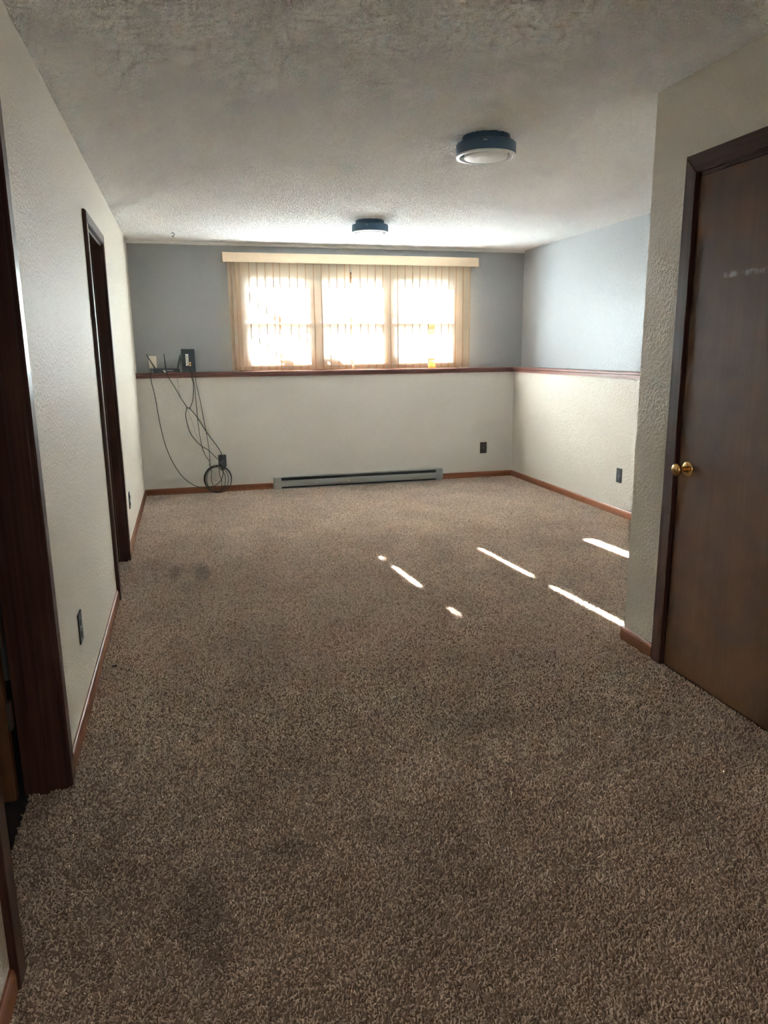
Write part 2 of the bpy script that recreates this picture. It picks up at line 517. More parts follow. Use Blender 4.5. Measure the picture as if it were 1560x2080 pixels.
def add_tube(bm, path, r, n=8, closed=False):
    rings = []; m = len(path); ref = None
    for i, p in enumerate(path):
        a = path[(i-1) % m] if closed or i > 0 else path[i]
        b = path[(i+1) % m] if closed or i < m-1 else path[i]
        t = (b-a).normalized()
        if ref is None:
            ref = t.orthogonal().normalized()
        ref = (ref - t*ref.dot(t)).normalized()
        s = t.cross(ref)
        rings.append([bm.verts.new(p + (ref*math.cos(2*math.pi*k/n)+s*math.sin(2*math.pi*k/n))*r) for k in range(n)])
    for i in range(m if closed else m-1):
        A, B = rings[i], rings[(i+1) % m]
        for k in range(n):
            bm.faces.new((A[k], A[(k+1) % n], B[(k+1) % n], B[k]))
    if not closed:
        bm.faces.new(rings[0][::-1]); bm.faces.new(rings[-1])

def tube(name, pts, r, mat, parent=None, sub=6, n=8, closed=False, smooth_path=True):
    bm = bmesh.new()
    add_tube(bm, catmull(pts, sub, closed) if smooth_path else [Vector(p) for p in pts], r, n, closed)
    bmesh.ops.recalc_face_normals(bm, faces=bm.faces)
    return link(name, bm, mat, parent, smooth=True)

def structure(o, label, cat):
    return tag(o, label, cat, kind='structure')

# ------------------------------------------------------------------ the shell
floor = structure(box('floor', (-0.11, REAR, -0.15), (WU+0.2, D+0.1, 0.0), 'carpet'), 'brown taupe carpet covering the whole room floor', 'floor')
ceiling = structure(box('ceiling', (-0.2, REAR-0.1, H), (WU+0.3, U+0.3, H+0.15), 'ceiling'), 'off-white popcorn textured ceiling', 'ceiling')
DN0, DN1 = 1.505, 2.265      # near left doorway
DF0, DF1 = 4.225, 5.02       # far left doorway
DH = 2.045
structure(boxes('wall_left', [((-0.12, REAR, 0), (0, DN0, H)), ((-0.12, DN0, DH), (0, DN1, H)), ((-0.12, DN1, 0), (0, DF0, H)),
                              ((-0.12, DF0, DH), (0, DF1, H)), ((-0.12, DF1, 0), (0, U+0.2, H))], 'beige'),
          'beige textured left wall with two doorways', 'wall')
structure(box('wall_back', (0, D, 0), (W, U+0.17, LEDGE-0.05), 'beige_flare'), 'beige, flare-greyed lower half of the back wall under the ledge', 'wall')
HX0, HX1, HZ0, HZ1 = 0.985, 3.345, LEDGE, 2.17
structure(boxes('wall_back_upper', [((0, U, LEDGE-0.05), (HX0, U+0.17, H)), ((HX1, U, LEDGE-0.05), (WU+0.17, U+0.17, H)),
                                    ((HX0, U, HZ1), (HX1, U+0.17, H)), ((HX0, U, LEDGE-0.05), (HX1, U+0.17, HZ0))], 'slate'),
          'blue-grey upper back wall around the window', 'wall')
structure(box('wall_right', (W, YB+0.1, 0), (WU+0.17, U+0.17, LEDGE-0.05), 'beige_shaded'), 'beige lower half of the far right wall', 'wall')
structure(box('wall_right_upper', (WU, YB+0.1, LEDGE-0.05), (WU+0.17, U, H), 'slate'), 'pale grey upper half of the far right wall', 'wall')
DR0, DR1 = 1.785, 2.56       # closed door on the near right wall
structure(boxes('wall_near_right', [((WB, REAR, 0), (WB+0.12, DR0, H)), ((WB, DR0, DH), (WB+0.12, DR1, H)), ((WB, DR1, 0), (WB+0.12, YB, H)),
                                    ((WB+0.12, YB-0.12, 0), (WU+0.17, YB, H)), ((WB+0.12, DR0-0.1, 0), (WB+0.17, DR1+0.1, H))], 'beige'),
          'beige wall with the brown door, ending in a corner', 'wall')
structure(box('wall_rear', (-0.12, REAR-0.12, 0), (WB+0.12, REAR, H), 'beige'), 'beige wall behind the viewer', 'wall')
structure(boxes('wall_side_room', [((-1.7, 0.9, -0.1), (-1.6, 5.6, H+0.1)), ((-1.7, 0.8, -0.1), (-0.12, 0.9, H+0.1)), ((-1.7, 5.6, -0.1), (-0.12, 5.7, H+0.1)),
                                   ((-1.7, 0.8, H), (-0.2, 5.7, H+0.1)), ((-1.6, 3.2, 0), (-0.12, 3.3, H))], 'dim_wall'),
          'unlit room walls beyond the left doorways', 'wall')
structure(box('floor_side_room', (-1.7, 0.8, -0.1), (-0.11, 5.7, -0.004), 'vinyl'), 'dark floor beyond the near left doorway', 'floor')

# ------------------------------------------------------------------ carpet pile: short leaning yarn tufts over the floor
def carpet_pile():
    bm = bmesh.new()
    for (x0, y0, x1, y1) in ((0.0, -0.3, WB, YB), (0.0, YB, W, D), (-0.11, DN0, 0.0, DN1), (-0.11, DF0, 0.0, DF1)):
        vs = [bm.verts.new(p) for p in ((x0, y0, -0.004), (x1, y0, -0.004), (x1, y1, -0.004), (x0, y1, -0.004))]
        bm.faces.new(vs)
    o = link('carpet_pile', bm, 'pile', floor, origin=(0, 0, -0.004))
    ng = bpy.data.node_groups.new('yarn tufts', 'GeometryNodeTree')
    ng.interface.new_socket('Geometry', in_out='INPUT', socket_type='NodeSocketGeometry')
    ng.interface.new_socket('Geometry', in_out='OUTPUT', socket_type='NodeSocketGeometry')
    N = lambda t, **k: nd(ng, t, **k)
    L = ng.links.new
    gi, go = N('NodeGroupInput'), N('NodeGroupOutput')
    dp = N('GeometryNodeDistributePointsOnFaces'); dp.inputs['Density'].default_value = PILE_DENSITY
    L(gi.outputs[0], dp.inputs['Mesh'])
    geos = []
    for (mid, end) in (((0.0, 0.0, 0.006), (0.0045, 0.0, 0.0095)), ((0.0035, 0.0, 0.005), (0.001, 0.0, 0.0095)), ((0.002, 0.0, 0.008), (0.0085, 0.0, 0.0082))):
        qb = N('GeometryNodeCurveQuadraticBezier'); qb.inputs['Resolution'].default_value = 3
        qb.inputs['Start'].default_value = (0, 0, 0); qb.inputs['Middle'].default_value = mid; qb.inputs['End'].default_value = end
        sp = N('GeometryNodeSplineParameter')
        mr = N('ShaderNodeMapRange'); mr.inputs['To Min'].default_value = 1.15; mr.inputs['To Max'].default_value = 0.62
        L(sp.outputs['Factor'], mr.inputs['Value'])
        sr = N('GeometryNodeSetCurveRadius'); L(qb.outputs[0], sr.inputs['Curve']); L(mr.outputs[0], sr.inputs['Radius'])
        cc = N('GeometryNodeCurvePrimitiveCircle'); cc.inputs['Resolution'].default_value = 5; cc.inputs['Radius'].default_value = 0.0020
        cm = N('GeometryNodeCurveToMesh'); cm.inputs['Fill Caps'].default_value = True
        L(sr.outputs[0], cm.inputs['Curve']); L(cc.outputs[0], cm.inputs['Profile Curve'])
        if 'Scale' in cm.inputs: L(mr.outputs[0], cm.inputs['Scale'])
        sm = N('GeometryNodeSetMaterial'); sm.inputs['Material'].default_value = MAT['pile']; L(cm.outputs[0], sm.inputs['Geometry'])
        geos.append(sm.outputs[0])
    g2i = N('GeometryNodeGeometryToInstance')
    for g in reversed(geos): L(g, g2i.inputs[0])
    rr = N('FunctionNodeRandomValue', data_type='FLOAT_VECTOR')
    rr.inputs[0].default_value = (-0.45, -0.45, 0.0); rr.inputs[1].default_value = (0.45, 0.45, 6.283)
    rs = N('FunctionNodeRandomValue', data_type='FLOAT'); rs.inputs[2].default_value = 0.8; rs.inputs[3].default_value = 1.25
    rs.inputs['Seed'].default_value = 5
    ip = N('GeometryNodeInstanceOnPoints'); ip.inputs['Pick Instance'].default_value = True
    L(dp.outputs['Points'], ip.inputs['Points']); L(g2i.outputs[0], ip.inputs['Instance'])
    L(rr.outputs[0], ip.inputs['Rotation']); L(rs.outputs[1], ip.inputs['Scale'])
    L(ip.outputs[0], go.inputs[0])
    md = o.modifiers.new('tufts', 'NODES'); md.node_group = ng
    o['kind'] = 'stuff'
    o['label'] = 'twisted taupe and brown carpet yarn tufts'
    return o
def ceiling_popcorn():
    """sprayed lumps of ceiling texture"""
    bm = bmesh.new()
    for (x0, y0, x1, y1) in ((0.0, 0.6, WB, YB), (0.0, YB, WU, U-0.045)):
        bm.faces.new([bm.verts.new(p) for p in ((x0, y0, H), (x0, y1, H), (x1, y1, H), (x1, y0, H))])
    o = link('popcorn_texture', bm, 'popcorn', ceiling, origin=(0, 0, H))
    ng = bpy.data.node_groups.new('sprayed lumps', 'GeometryNodeTree')
    ng.interface.new_socket('Geometry', in_out='INPUT', socket_type='NodeSocketGeometry')
    ng.interface.new_socket('Geometry', in_out='OUTPUT', socket_type='NodeSocketGeometry')
    N = lambda t, **k: nd(ng, t, **k)
    L = ng.links.new
    gi, go = N('NodeGroupInput'), N('NodeGroupOutput')
    dp = N('GeometryNodeDistributePointsOnFaces'); dp.inputs['Density'].default_value = 9000
    L(gi.outputs[0], dp.inputs['Mesh'])
    ic = N('GeometryNodeMeshIcoSphere'); ic.inputs['Radius'].default_value = 0.0042; ic.inputs['Subdivisions'].default_value = 2
    sm = N('GeometryNodeSetMaterial'); sm.inputs['Material'].default_value = MAT['popcorn']; L(ic.outputs[0], sm.inputs['Geometry'])
    ss = N('GeometryNodeSetShadeSmooth'); L(sm.outputs[0], ss.inputs['Geometry'])
    rr = N('FunctionNodeRandomValue', data_type='FLOAT_VECTOR'); rr.inputs[0].default_value = (0, 0, 0); rr.inputs[1].default_value = (0, 0, 6.283)
    rs = N('FunctionNodeRandomValue', data_type='FLOAT_VECTOR'); rs.inputs[0].default_value = (0.6, 0.5, 0.35); rs.inputs[1].default_value = (1.7, 1.1, 1.0)
    rs.inputs['Seed'].default_value = 9
    ip = N('GeometryNodeInstanceOnPoints')
    L(dp.outputs['Points'], ip.inputs['Points']); L(ss.outputs[0], ip.inputs['Instance'])
    L(rr.outputs[0], ip.inputs['Rotation']); L(rs.outputs[0], ip.inputs['Scale'])
    L(ip.outputs[0], go.inputs[0])
    md = o.modifiers.new('lumps', 'NODES'); md.node_group = ng
    o['kind'] = 'stuff'
    o['label'] = 'sprayed off-white popcorn lumps'
ceiling_popcorn()
PILE_DENSITY = 34000
carpet_pile()

# ledge boards on the half walls, each a cap over an apron
def ledge_profile(front, back, sgn):
    # (across, z) outline, front edge first
    return [(front, LEDGE-0.006), (front+sgn*0.004, LEDGE), (back, LEDGE), (back, LEDGE-0.05), (front+sgn*0.012, LEDGE-0.05),
            (front+sgn*0.012, LEDGE-0.024), (front+sgn*0.004, LEDGE-0.022), (front, LEDGE-0.018)]
structure(prism('trim_1', ledge_profile(D-0.024, U, 1), 'x', 0.0, W-0.024, 'cap_x_shaded'), 'reddish brown ledge board along the back wall under the window', 'ledge')
bm = bmesh.new(); add_prism(bm, ledge_profile(W-0.024, WU, 1), 'y', YB, U)
structure(link('trim_2', bm, 'cap_y_lit'), 'reddish brown ledge board along the far right wall', 'ledge')
structure(prism('trim_3', [(U-0.014, H-0.024), (U-0.016, H-0.02), (U-0.016, H), (U, H), (U, H-0.026)], 'x', 0.0, WU, 'trimwhite'),
          'thin white strip where the back wall meets the ceiling', 'trim')

def bb_prof(a, b):
    s = 1 if b > a else -1
    return [(a, 0.0), (b-s*0.0, 0.0), (b, 0.052), (b-s*0.003, 0.062), (b-s*0.007, 0.066), (a, 0.066)]
def baseboard(name, axis, wall, face, a, b, label):
    return structure(prism(name, bb_prof(wall, face), axis, a, b, 'base_y' if axis == 'y' else 'base_x'), label, 'baseboard')
baseboard('baseboard_left', 'y', 0, 0.012, REAR, DN0-0.062, 'reddish brown baseboard on the left wall nearest the viewer')
baseboard('baseboard_left', 'y', 0, 0.012, DN1+0.062, DF0-0.062, 'reddish brown baseboard between the two left doorways')
baseboard('baseboard_left', 'y', 0, 0.012, DF1+0.062, D, 'reddish brown baseboard from far left doorway to the back corner')
HE0, HE1 = 1.262, 3.08       # heater ends
baseboard('baseboard_back', 'x', D, D-0.012, 0.012, HE0-0.004, 'reddish brown baseboard behind the coiled cable left of the heater')
baseboard('baseboard_back', 'x', D, D-0.012, HE1+0.004, W-0.012, 'reddish brown baseboard right of the heater')
baseboard('baseboard_right', 'y', W, W-0.012, YB, D, 'reddish brown baseboard along the far right wall')
baseboard('baseboard_near_right', 'y', WB, WB-0.012, DR1+0.072, YB+0.012, 'short reddish brown baseboard at the corner beside the door')
baseboard('baseboard_return', 'x', YB, YB+0.012, WB-0.0, WU, 'reddish brown baseboard on the return wall behind the corner')

# ------------------------------------------------------------------ doors
def casing_set(root, xa, xb, y0, y1, w=0.062):
    """mitred casing on a wall in the y-z plane between x=xa (wall) and xb (face)"""
    s = 1 if xb > xa else -1
    e = 0.003
    for pts, nm, mt in ((((y1+w, 0), (y1+w, DH+w), (y1, DH), (y1, 0)), 'casing', 'casing'),
                        (((y0-w, 0), (y0-w, DH+w), (y0, DH), (y0, 0)), 'casing', 'casing'),
                        (((y0-w, DH+w), (y1+w, DH+w), (y1, DH), (y0, DH)), 'head_casing', 'casing_h')):
        bm = bmesh.new(); add_prism(bm, pts, 'x', xa, xb)
        bmesh.ops.bevel(bm, geom=[ed for ed in bm.edges if all(abs(v.co.x-xb) < 1e-6 for v in ed.verts)], offset=0.004, segments=2, affect='EDGES')
        link(nm, bm, mt, root)

# closed brown door on the near right wall
d1 = empty('door_1', (WB, (DR0+DR1)/2, 0), 'closed flat brown wood door with brass knob on the right', 'door', kind='structure')
casing_set(d1, WB, WB-0.016, DR0+0.006, DR1-0.004, 0.070)
boxes('jamb', [((WB, DR0, 0), (WB+0.12, DR0+0.015, DH)), ((WB, DR1-0.015, 0), (WB+0.12, DR1, DH)), ((WB, DR0, DH-0.015), (WB+0.12, DR1, DH))], 'casing', d1)
box('door_slab', (WB-0.004, DR0+0.018, 0.012), (WB+0.031, DR1-0.018, DH-0.018), 'door', d1, 0.002)
KY, KZ = 2.485, 0.895
knob = lathe('knob', [(0, -0.066), (0.012, -0.066), (0.020, -0.064), (0.0255, -0.058), (0.0262, -0.050), (0.023, -0.042), (0.016, -0.034), (0.0125, -0.026), (0.0125, -0.006), (0.013, 0.0)],
             (WB-0.004, KY, KZ), 'brass', d1, 'x', 32)
lathe('rosette', [(0.013, -0.010), (0.022, -0.010), (0.030, -0.006), (0.033, -0.002), (0.033, 0.0)], (WB-0.004, KY, KZ), 'brass', knob, 'x', 32)
tag(knob, 'polished brass knob')

# near left doorway with its door swung open into the dark room
d2 = empty('door_2', (0, (DN0+DN1)/2, 0), 'near left doorway with dark casing and door open into dark room', 'doorway', kind='structure')
casing_set(d2, 0, 0.017, DN0+0.004, DN1-0.004)
boxes('jamb', [((-0.125, DN0, 0), (0.001, DN0+0.016, DH)), ((-0.125, DN1-0.016, 0), (0.001, DN1, DH)), ((-0.125, DN0, DH-0.016), (0.001, DN1, DH))], 'casing', d2)
boxes('door_stop', [((-0.085, DN1-0.027, 0), (-0.05, DN1-0.016, DH-0.016)), ((-0.085, DN0+0.016, 0), (-0.05, DN0+0.027, DH-0.016))], 'casing', d2)
slab = box('door_slab', (-0.90, DN1-0.058, 0.012), (-0.140, DN1-0.023, DH-0.02), 'door', d2, 0.002)
for z in (0.25, 0.52, 1.75):
    hg = bmesh.new(); add_box(hg, (-0.139, DN1-0.052, z), (-0.128, DN1-0.022, z+0.09), 0.001)
    link('hinge', hg, 'steel', slab)

# far left doorway
d3 = empty('door_3', (0, (DF0+DF1)/2, 0), 'far left doorway with dark brown casing close to the back wall', 'doorway', kind='structure')
casing_set(d3, 0, 0.019, DF0+0.004, DF1-0.004)
boxes('jamb', [((-0.125, DF0, 0), (0.001, DF0+0.016, DH)), ((-0.125, DF1-0.016, 0), (0.001, DF1, DH)), ((-0.125, DF0, DH-0.016), (0.001, DF1, DH))], 'casing', d3)
boxes('door_stop', [((-0.085, DF1-0.027, 0), (-0.05, DF1-0.016, DH-0.016)), ((-0.085, DF0+0.016, 0), (-0.05, DF0+0.027, DH-0.016))], 'casing', d3)
slab = box('door_slab', (-0.125, DF0+0.018, 0.012), (-0.09, DF1-0.018, DH-0.02), 'casing', d3, 0.002)

# ------------------------------------------------------------------ window: three double-hung units
win = empty('window_1', ((HX0+HX1)/2, U+0.03, LEDGE), 'wide window of three double-hung units behind the vertical blind', 'window', kind='structure')
boxes('window_frame', [((HX0, U+0.01, HZ0), (HX0+0.074, U+0.16, HZ1)), ((HX1-0.07, U+0.01, HZ0), (HX1, U+0.16, HZ1)),
                       ((HX0+0.074, U+0.01, HZ1-0.03), (HX1-0.07, U+0.16, HZ1)), ((HX0+0.074, U+0.01, HZ0), (HX1-0.07, U+0.16, HZ0+0.035))], 'winwood', win, 0.002)
panes_x = [(1.104, 1.700), (1.869, 2.470), (2.632, 3.230)]
for (a, b) in ((1.700, 1.869), (2.470, 2.632)):
    box('mullion', (a+0.045, U+0.01, HZ0+0.035), (b-0.045, U+0.16, HZ1-0.03), 'winwood', win, 0.003)
for (a, b) in panes_x:
    for nm, z0, z1, y, top, bot in (('lower_sash', 1.300, 1.605, U+0.045, 0.045, 0.065), ('upper_sash', 1.720, 2.070, U+0.085, 0.065, 0.045)):
        s = 0.045
        sash = boxes(nm, [((a-s, y-0.016, z0-bot), (a, y+0.016, z1+top)), ((b, y-0.016, z0-bot), (b+s, y+0.016, z1+top)),
                          ((a, y-0.016, z1), (b, y+0.016, z1+top)), ((a, y-0.016, z0-bot), (b, y+0.016, z0))], 'winwood', win, 0.002)
        box('pane', (a-0.004, y-0.002, z0-0.004), (b+0.004, y+0.002, z1+0.004), 'glass', sash)
    lk = box('sash_lock', ((a+b)/2-0.03, U+0.022, 1.652), ((a+b)/2+0.03, U+0.05, 1.664), 'steel', win, 0.003)

# ------------------------------------------------------------------ vertical blind
BY = 7.507
blind = empty('vertical_blind', (2.17, BY, LEDGE), 'cream vertical blind with one broken vane covering the wide window', 'blind')
# valance board with returns to the wall
prism('valance', [(BY-0.052, 2.232), (BY-0.052, 2.242), (BY-0.046, 2.318), (BY-0.041, 2.322), (BY-0.040, 2.314), (BY-0.046, 2.236), (BY-0.047, 2.232)], 'x', 0.872, 3.502, 'valance', blind)
for xa, xb in ((0.872, 0.877), (3.497, 3.502)):
    prism('valance_return', [(BY-0.047, 2.232), (BY-0.041, 2.320), (U-0.001, 2.316), (U-0.001, 2.232)], 'x', xa, xb, 'valance', blind)
boxes('head_rail', [((0.90, BY-0.022, 2.255), (3.46, BY+0.022, 2.292))], 'fixture_white', blind, 0.003)
box('light_block_board', (0.877, BY-0.043, 2.312), (3.497, U-0.001, 2.316), 'valance', blind)  # added board, unseen, stops light leaking up to the ceiling
for bx in (1.1, 2.17, 3.25):
    box('bracket', (bx-0.02, BY-0.02, 2.292), (bx+0.02, U-0.001, 2.300), 'steel', blind)
SEAM = [1.037, 1.113, 1.192, 1.273, 1.352, 1.425, 1.508, 1.588, 1.669, 1.745, 1.822, 1.900, 1.982, 2.061, 2.147, 2.226, 2.297, 2.378, 2.454, 2.530,
        2.613, 2.694, 2.774, 2.852, 2.962, 3.046, 3.105, 3.186, 3.264, 3.345, 3.422]
SEAM = [1.037 + (3.424-1.037)*i/30 for i in range(31)]
SLITS = {}
def slat(xa, xb, ya, yb, z0=1.204, z1=2.26, weight=True, edge=None):
    """one vane: a thin curved strip from (xa,ya) to (xb,yb)"""
    bm = bmesh.new(); n = 6; nz = 16 if edge else 8
    dx, dy = xb-xa, yb-ya
    L = math.hypot(dx, dy); nx, ny = dy/L, -dx/L
    ph, am = random.uniform(0, 6.28), (0.0 if edge else random.uniform(0.0, 0.002))
    grid = []
    for j in range(nz+1):
        z = z0+(z1-z0)*j/nz
        sway = am*math.sin(ph+3*(z-z0))*(z1-z)/(z1-z0)
        if edge: dx = edge(z)-xa
        row = []
        for i in range(n+1):
            t = i/n; bow = 0.0015*(1-(2*t-1)**2)
            row.append(bm.verts.new((xa+dx*t+nx*bow+sway, ya+dy*t+ny*bow, z)))
        grid.append(row)
    for j in range(nz):
        for i in range(n):
            bm.faces.new((grid[j][i], grid[j][i+1], grid[j+1][i+1], grid[j+1][i]))
    o = link('slat', bm, 'slat', blind, smooth=True)
    # opaque strip added to paint the shade of overlapping vanes at each seam
    xe = edge(z0) if edge else xb
    hm = bmesh.new(); hr = []
    for j in range(nz+1):
        z = z0+(z1-z0)*j/nz
        sway = am*math.sin(ph+3*(z-z0))*(z1-z)/(z1-z0)
        e = (edge(z) if edge else xb)+sway
        hr.append([hm.verts.new((e-0.0058, yb-0.0022, z)), hm.verts.new((e+0.0004, yb-0.0022, z)), hm.verts.new((e+0.0004, yb-0.0008, z)), hm.verts.new((e-0.0058, yb-0.0008, z))])
    for A, B in zip(hr, hr[1:]):
        for k in range(4):
            hm.faces.new((A[k], A[(k+1) % 4], B[(k+1) % 4], B[k]))
    hm.faces.new(hr[0][::-1]); hm.faces.new(hr[-1])
    link('seam_shade_strip', hm, 'seam_shade', o)
    if weight:
        wb = bmesh.new()
        t0, t1 = 0.12, 0.88
        q = []
        for t, zz in ((t0, z0+0.002), (t1, z0+0.002), (t1, z0+0.036), (t0, z0+0.036)):
            q.append((xa+dx*t+nx*0.001, ya+dy*t+ny*0.001, zz))
        fr = [wb.verts.new(p) for p in q]; bk = [wb.verts.new((p[0], p[1]+0.0015, p[2])) for p in q]
        wb.faces.new(fr); wb.faces.new(bk[::-1])
        for k in range(4):
            wb.faces.new((fr[k], bk[k], bk[(k+1) % 4], fr[(k+1) % 4]))
        bmesh.ops.recalc_face_normals(wb, faces=wb.faces)
        link('weight', wb, 'weight', o)
    return o
# vanes pushed together and turned at the left end
slat(0.915, 0.962, BY-0.030, BY+0.030)
slat(0.948, 0.990, BY+0.030, BY-0.030)
slat(0.985, 1.043, BY-0.020, BY+0.015)
CUT = 1.662
for i in range(30):
    xa, xb = SEAM[i]-0.005, SEAM[i+1]+0.005
    ya, yb = BY+0.005, BY-0.005
    if i == 4: xb = 1.402                    # narrow gaps that let the sun through
    if i == 5: xa = 1.416
    if i == 13: xb = 2.130
    if i == 14: xa = 2.146
    if i == 24:                              # this vane has lost its lower half
        slat(2.955, 3.046, ya, yb, z0=CUT, weight=False)
        continue
    if i == 23: xb = 2.962
    if i == 25: xa = 3.040
    slat(xa, xb, ya, yb, edge=(lambda z: 1.402+0.022*min(1, max(0, (z-1.70)/0.14))) if i == 4 else None)
ch = bmesh.new()
add_tube(ch, [Vector((0.93+0.0485*k, BY+0.008+0.001*math.sin(k), 1.250-0.006*abs(math.sin(k*math.pi/1.65)))) for k in range(42)], 0.0016, 6)
link('bead_chain', ch, 'chain', blind, True)
ch = bmesh.new()
add_tube(ch, [Vector((0.93+0.062*k, BY-0.009, 1.247-0.004*abs(math.sin(k*math.pi/1.3)))) for k in range(33)], 0.0013, 6)
link('bead_chain', ch, 'chain', blind, True)

ob = empty('orange_box', (3.03, 7.555, LEDGE), 'small orange box on the ledge behind the broken blind vane', 'box')
box('body', (2.988, 7.540, LEDGE), (3.068, 7.572, LEDGE+0.060), 'orange', ob, 0.004)
prism('lid', [(2.990, LEDGE+0.060), (3.066, LEDGE+0.060), (3.054, LEDGE+0.080), (2.996, LEDGE+0.080)], 'y', 7.542, 7.570, 'orange', ob)

# ------------------------------------------------------------------ outside
structure(box('ground', (-14, U+0.17, 0.6), (18, 40, 1.02), 'ground'), 'short green lawn outside the window', 'ground')
RAIL_Y = 0.6                 # how far the railing stands from the blind
def sun_shift(p, e):
    return Vector((p[0]-SUN_TAN_AZ*e, BY+e, p[1]+SUN_TAN_EL*e))
st = empty('stair_railing', sun_shift((1.4, 1.0), RAIL_Y), 'sloping grey stair railing outside the left window panes', 'railing')
def rail(x0, z0, x1, z1, wdt):
    bm = bmesh.new()
    a, b = sun_shift((x0, z0), RAIL_Y), sun_shift((x1, z1), RAIL_Y)
    t = (b-a).normalized(); n = Vector((-t.z, 0, t.x))*wdt/2; y = Vector((0, 0.02, 0))
    vs = [bm.verts.new(p) for p in (a-n-y, a-n+y, a+n+y, a+n-y, b-n-y, b-n+y, b+n+y, b+n-y)]
    for f in ((0,1,2,3),(7,6,5,4),(0,4,5,1),(1,5,6,2),(2,6,7,3),(3,7,4,0)): bm.faces.new([vs[i] for i in f])
    bmesh.ops.recalc_face_normals(bm, faces=bm.faces)
    return link('rail', bm, 'deck', st)
rail(0.70, 2.225, 2.44, 0.905, 0.070)
rail(0.70, 1.860, 1.88, 0.962, 0.064)
for px, ztop in ((0.74, 2.26), (2.50, 0.92)):
    p = sun_shift((px, ztop), RAIL_Y)
    box('post', (p.x-0.045, p.y+0.02, 1.02), (p.x+0.045, p.y+0.11, max(p.z, 1.5)), 'deck', st, 0.004)

# ------------------------------------------------------------------ electric baseboard heater
ht = empty('baseboard_heater', ((HE0+HE1)/2, D, 0), 'long low grey electric baseboard heater on the back wall under the window', 'heater')
box('back_panel', (HE0+0.01, D-0.006, 0.0), (HE1-0.01, D-0.0005, 0.122), 'heater', ht)
prism('top_hood', [(D-0.0065, 0.122), (D-0.0065, 0.128), (D-0.050, 0.129), (D-0.060, 0.126), (D-0.060, 0.122), (D-0.049, 0.124)], 'x', HE0+0.06, HE1-0.06, 'heater', ht)
prism('front_cover', [(D-0.062, 0.028), (D-0.068, 0.030), (D-0.070, 0.090), (D-0.066, 0.093), (D-0.063, 0.090), (D-0.064, 0.034)], 'x', HE0+0.06, HE1-0.06, 'heater', ht)
prism('bottom_rail', [(D-0.0065, 0.002), (D-0.064, 0.002), (D-0.064, 0.010), (D-0.060, 0.010), (D-0.060, 0.006), (D-0.0065, 0.006)], 'x', HE0+0.06, HE1-0.06, 'heater', ht)
box('heating_core', (HE0+0.06, D-0.056, 0.012), (HE1-0.06, D-0.0065, 0.113), 'heater_dark', ht)
for a, b in ((HE0, HE0+0.075), (HE1-0.075, HE1)):
    prism('end_cap', [(D-0.0065, 0.0), (D-0.072, 0.0), (D-0.074, 0.095), (D-0.068, 0.122), (D-0.052, 0.131), (D-0.0065, 0.131)], 'x', a, b, 'heater', ht)
for sx in (1.70, 2.04):
    lathe('screw', [(0, -0.003), (0.005, -0.003), (0.006, 0.0)], (sx, D-0.0695, 0.06), 'fixture_white' if sx > 1.9 else 'steel', ht, 'y', 12)

# ------------------------------------------------------------------ outlets
def outlet(loc, normal, label, w=0.078, h=0.122, mat='black', group='black wall outlets'):
    """wall plate with a duplex receptacle; normal is 'x+','x-' or 'y-'"""
    x, y, z = loc
    r = empty('wall_outlet', loc, label, 'outlet', group)
    def pl(name, u0, u1, z0, z1, d0, d1, m, parent, bev):
        if normal == 'y-': lo, hi = (x+u0, y-d1, z+z0), (x+u1, y-d0, z+z1)
        elif normal == 'x+': lo, hi = (x+d0, y+u0, z+z0), (x+d1, y+u1, z+z1)
        else: lo, hi = (x-d1, y+u0, z+z0), (x-d0, y+u1, z+z1)
        return box(name, lo, hi, m, parent, bev)
    pl('plate', -w/2, w/2, -h/2, h/2, 0.0, 0.006, mat, r, 0.0025)
    for zc in (-0.024, 0.024):
        rc = pl('receptacle', -0.017, 0.017, zc-0.014, zc+0.014, 0.006, 0.009, mat, r, 0.0012)
        for u in (-0.0065, 0.0065):
            pl('slot', u-0.001, u+0.001, zc-0.003, zc+0.007, 0.009, 0.0095, 'ink', rc, 0)
    pl('screw', -0.003, 0.003, -0.003, 0.003, 0.006, 0.0075, 'steel', r, 0.0008)
    return r
outlet((3.573, D, 0.330), 'y-', 'black wall outlet on the back wall, right of the heater')
outlet((W, 5.28, 0.343), 'x-', 'black wall outlet on the far right wall near the corner')
outlet((0, 2.808, 0.352), 'x+', 'black wall outlet between the two left doorways')
outlet((0, 5.50, 0.330), 'x+', 'black wall outlet on the left wall beyond the far doorway')
outlet((0.762, D, 0.318), 'y-', 'black wall outlet above the coiled cable, with a plug in it', group='black wall outlets')
wp = empty('wall_plate', (0.158, U, 1.297), 'ivory wall plate on blue-grey wall behind the router', 'wall plate')
box('plate', (0.122, U-0.006, 1.240), (0.194, U, 1.354), 'ivory', wp, 0.002)
lathe('coax_jack', [(0, -0.016), (0.0045, -0.016), (0.0045, -0.004), (0.007, -0.004), (0.007, 0)], (0.158, U-0.006, 1.285), 'steel', wp, 'y', 12)

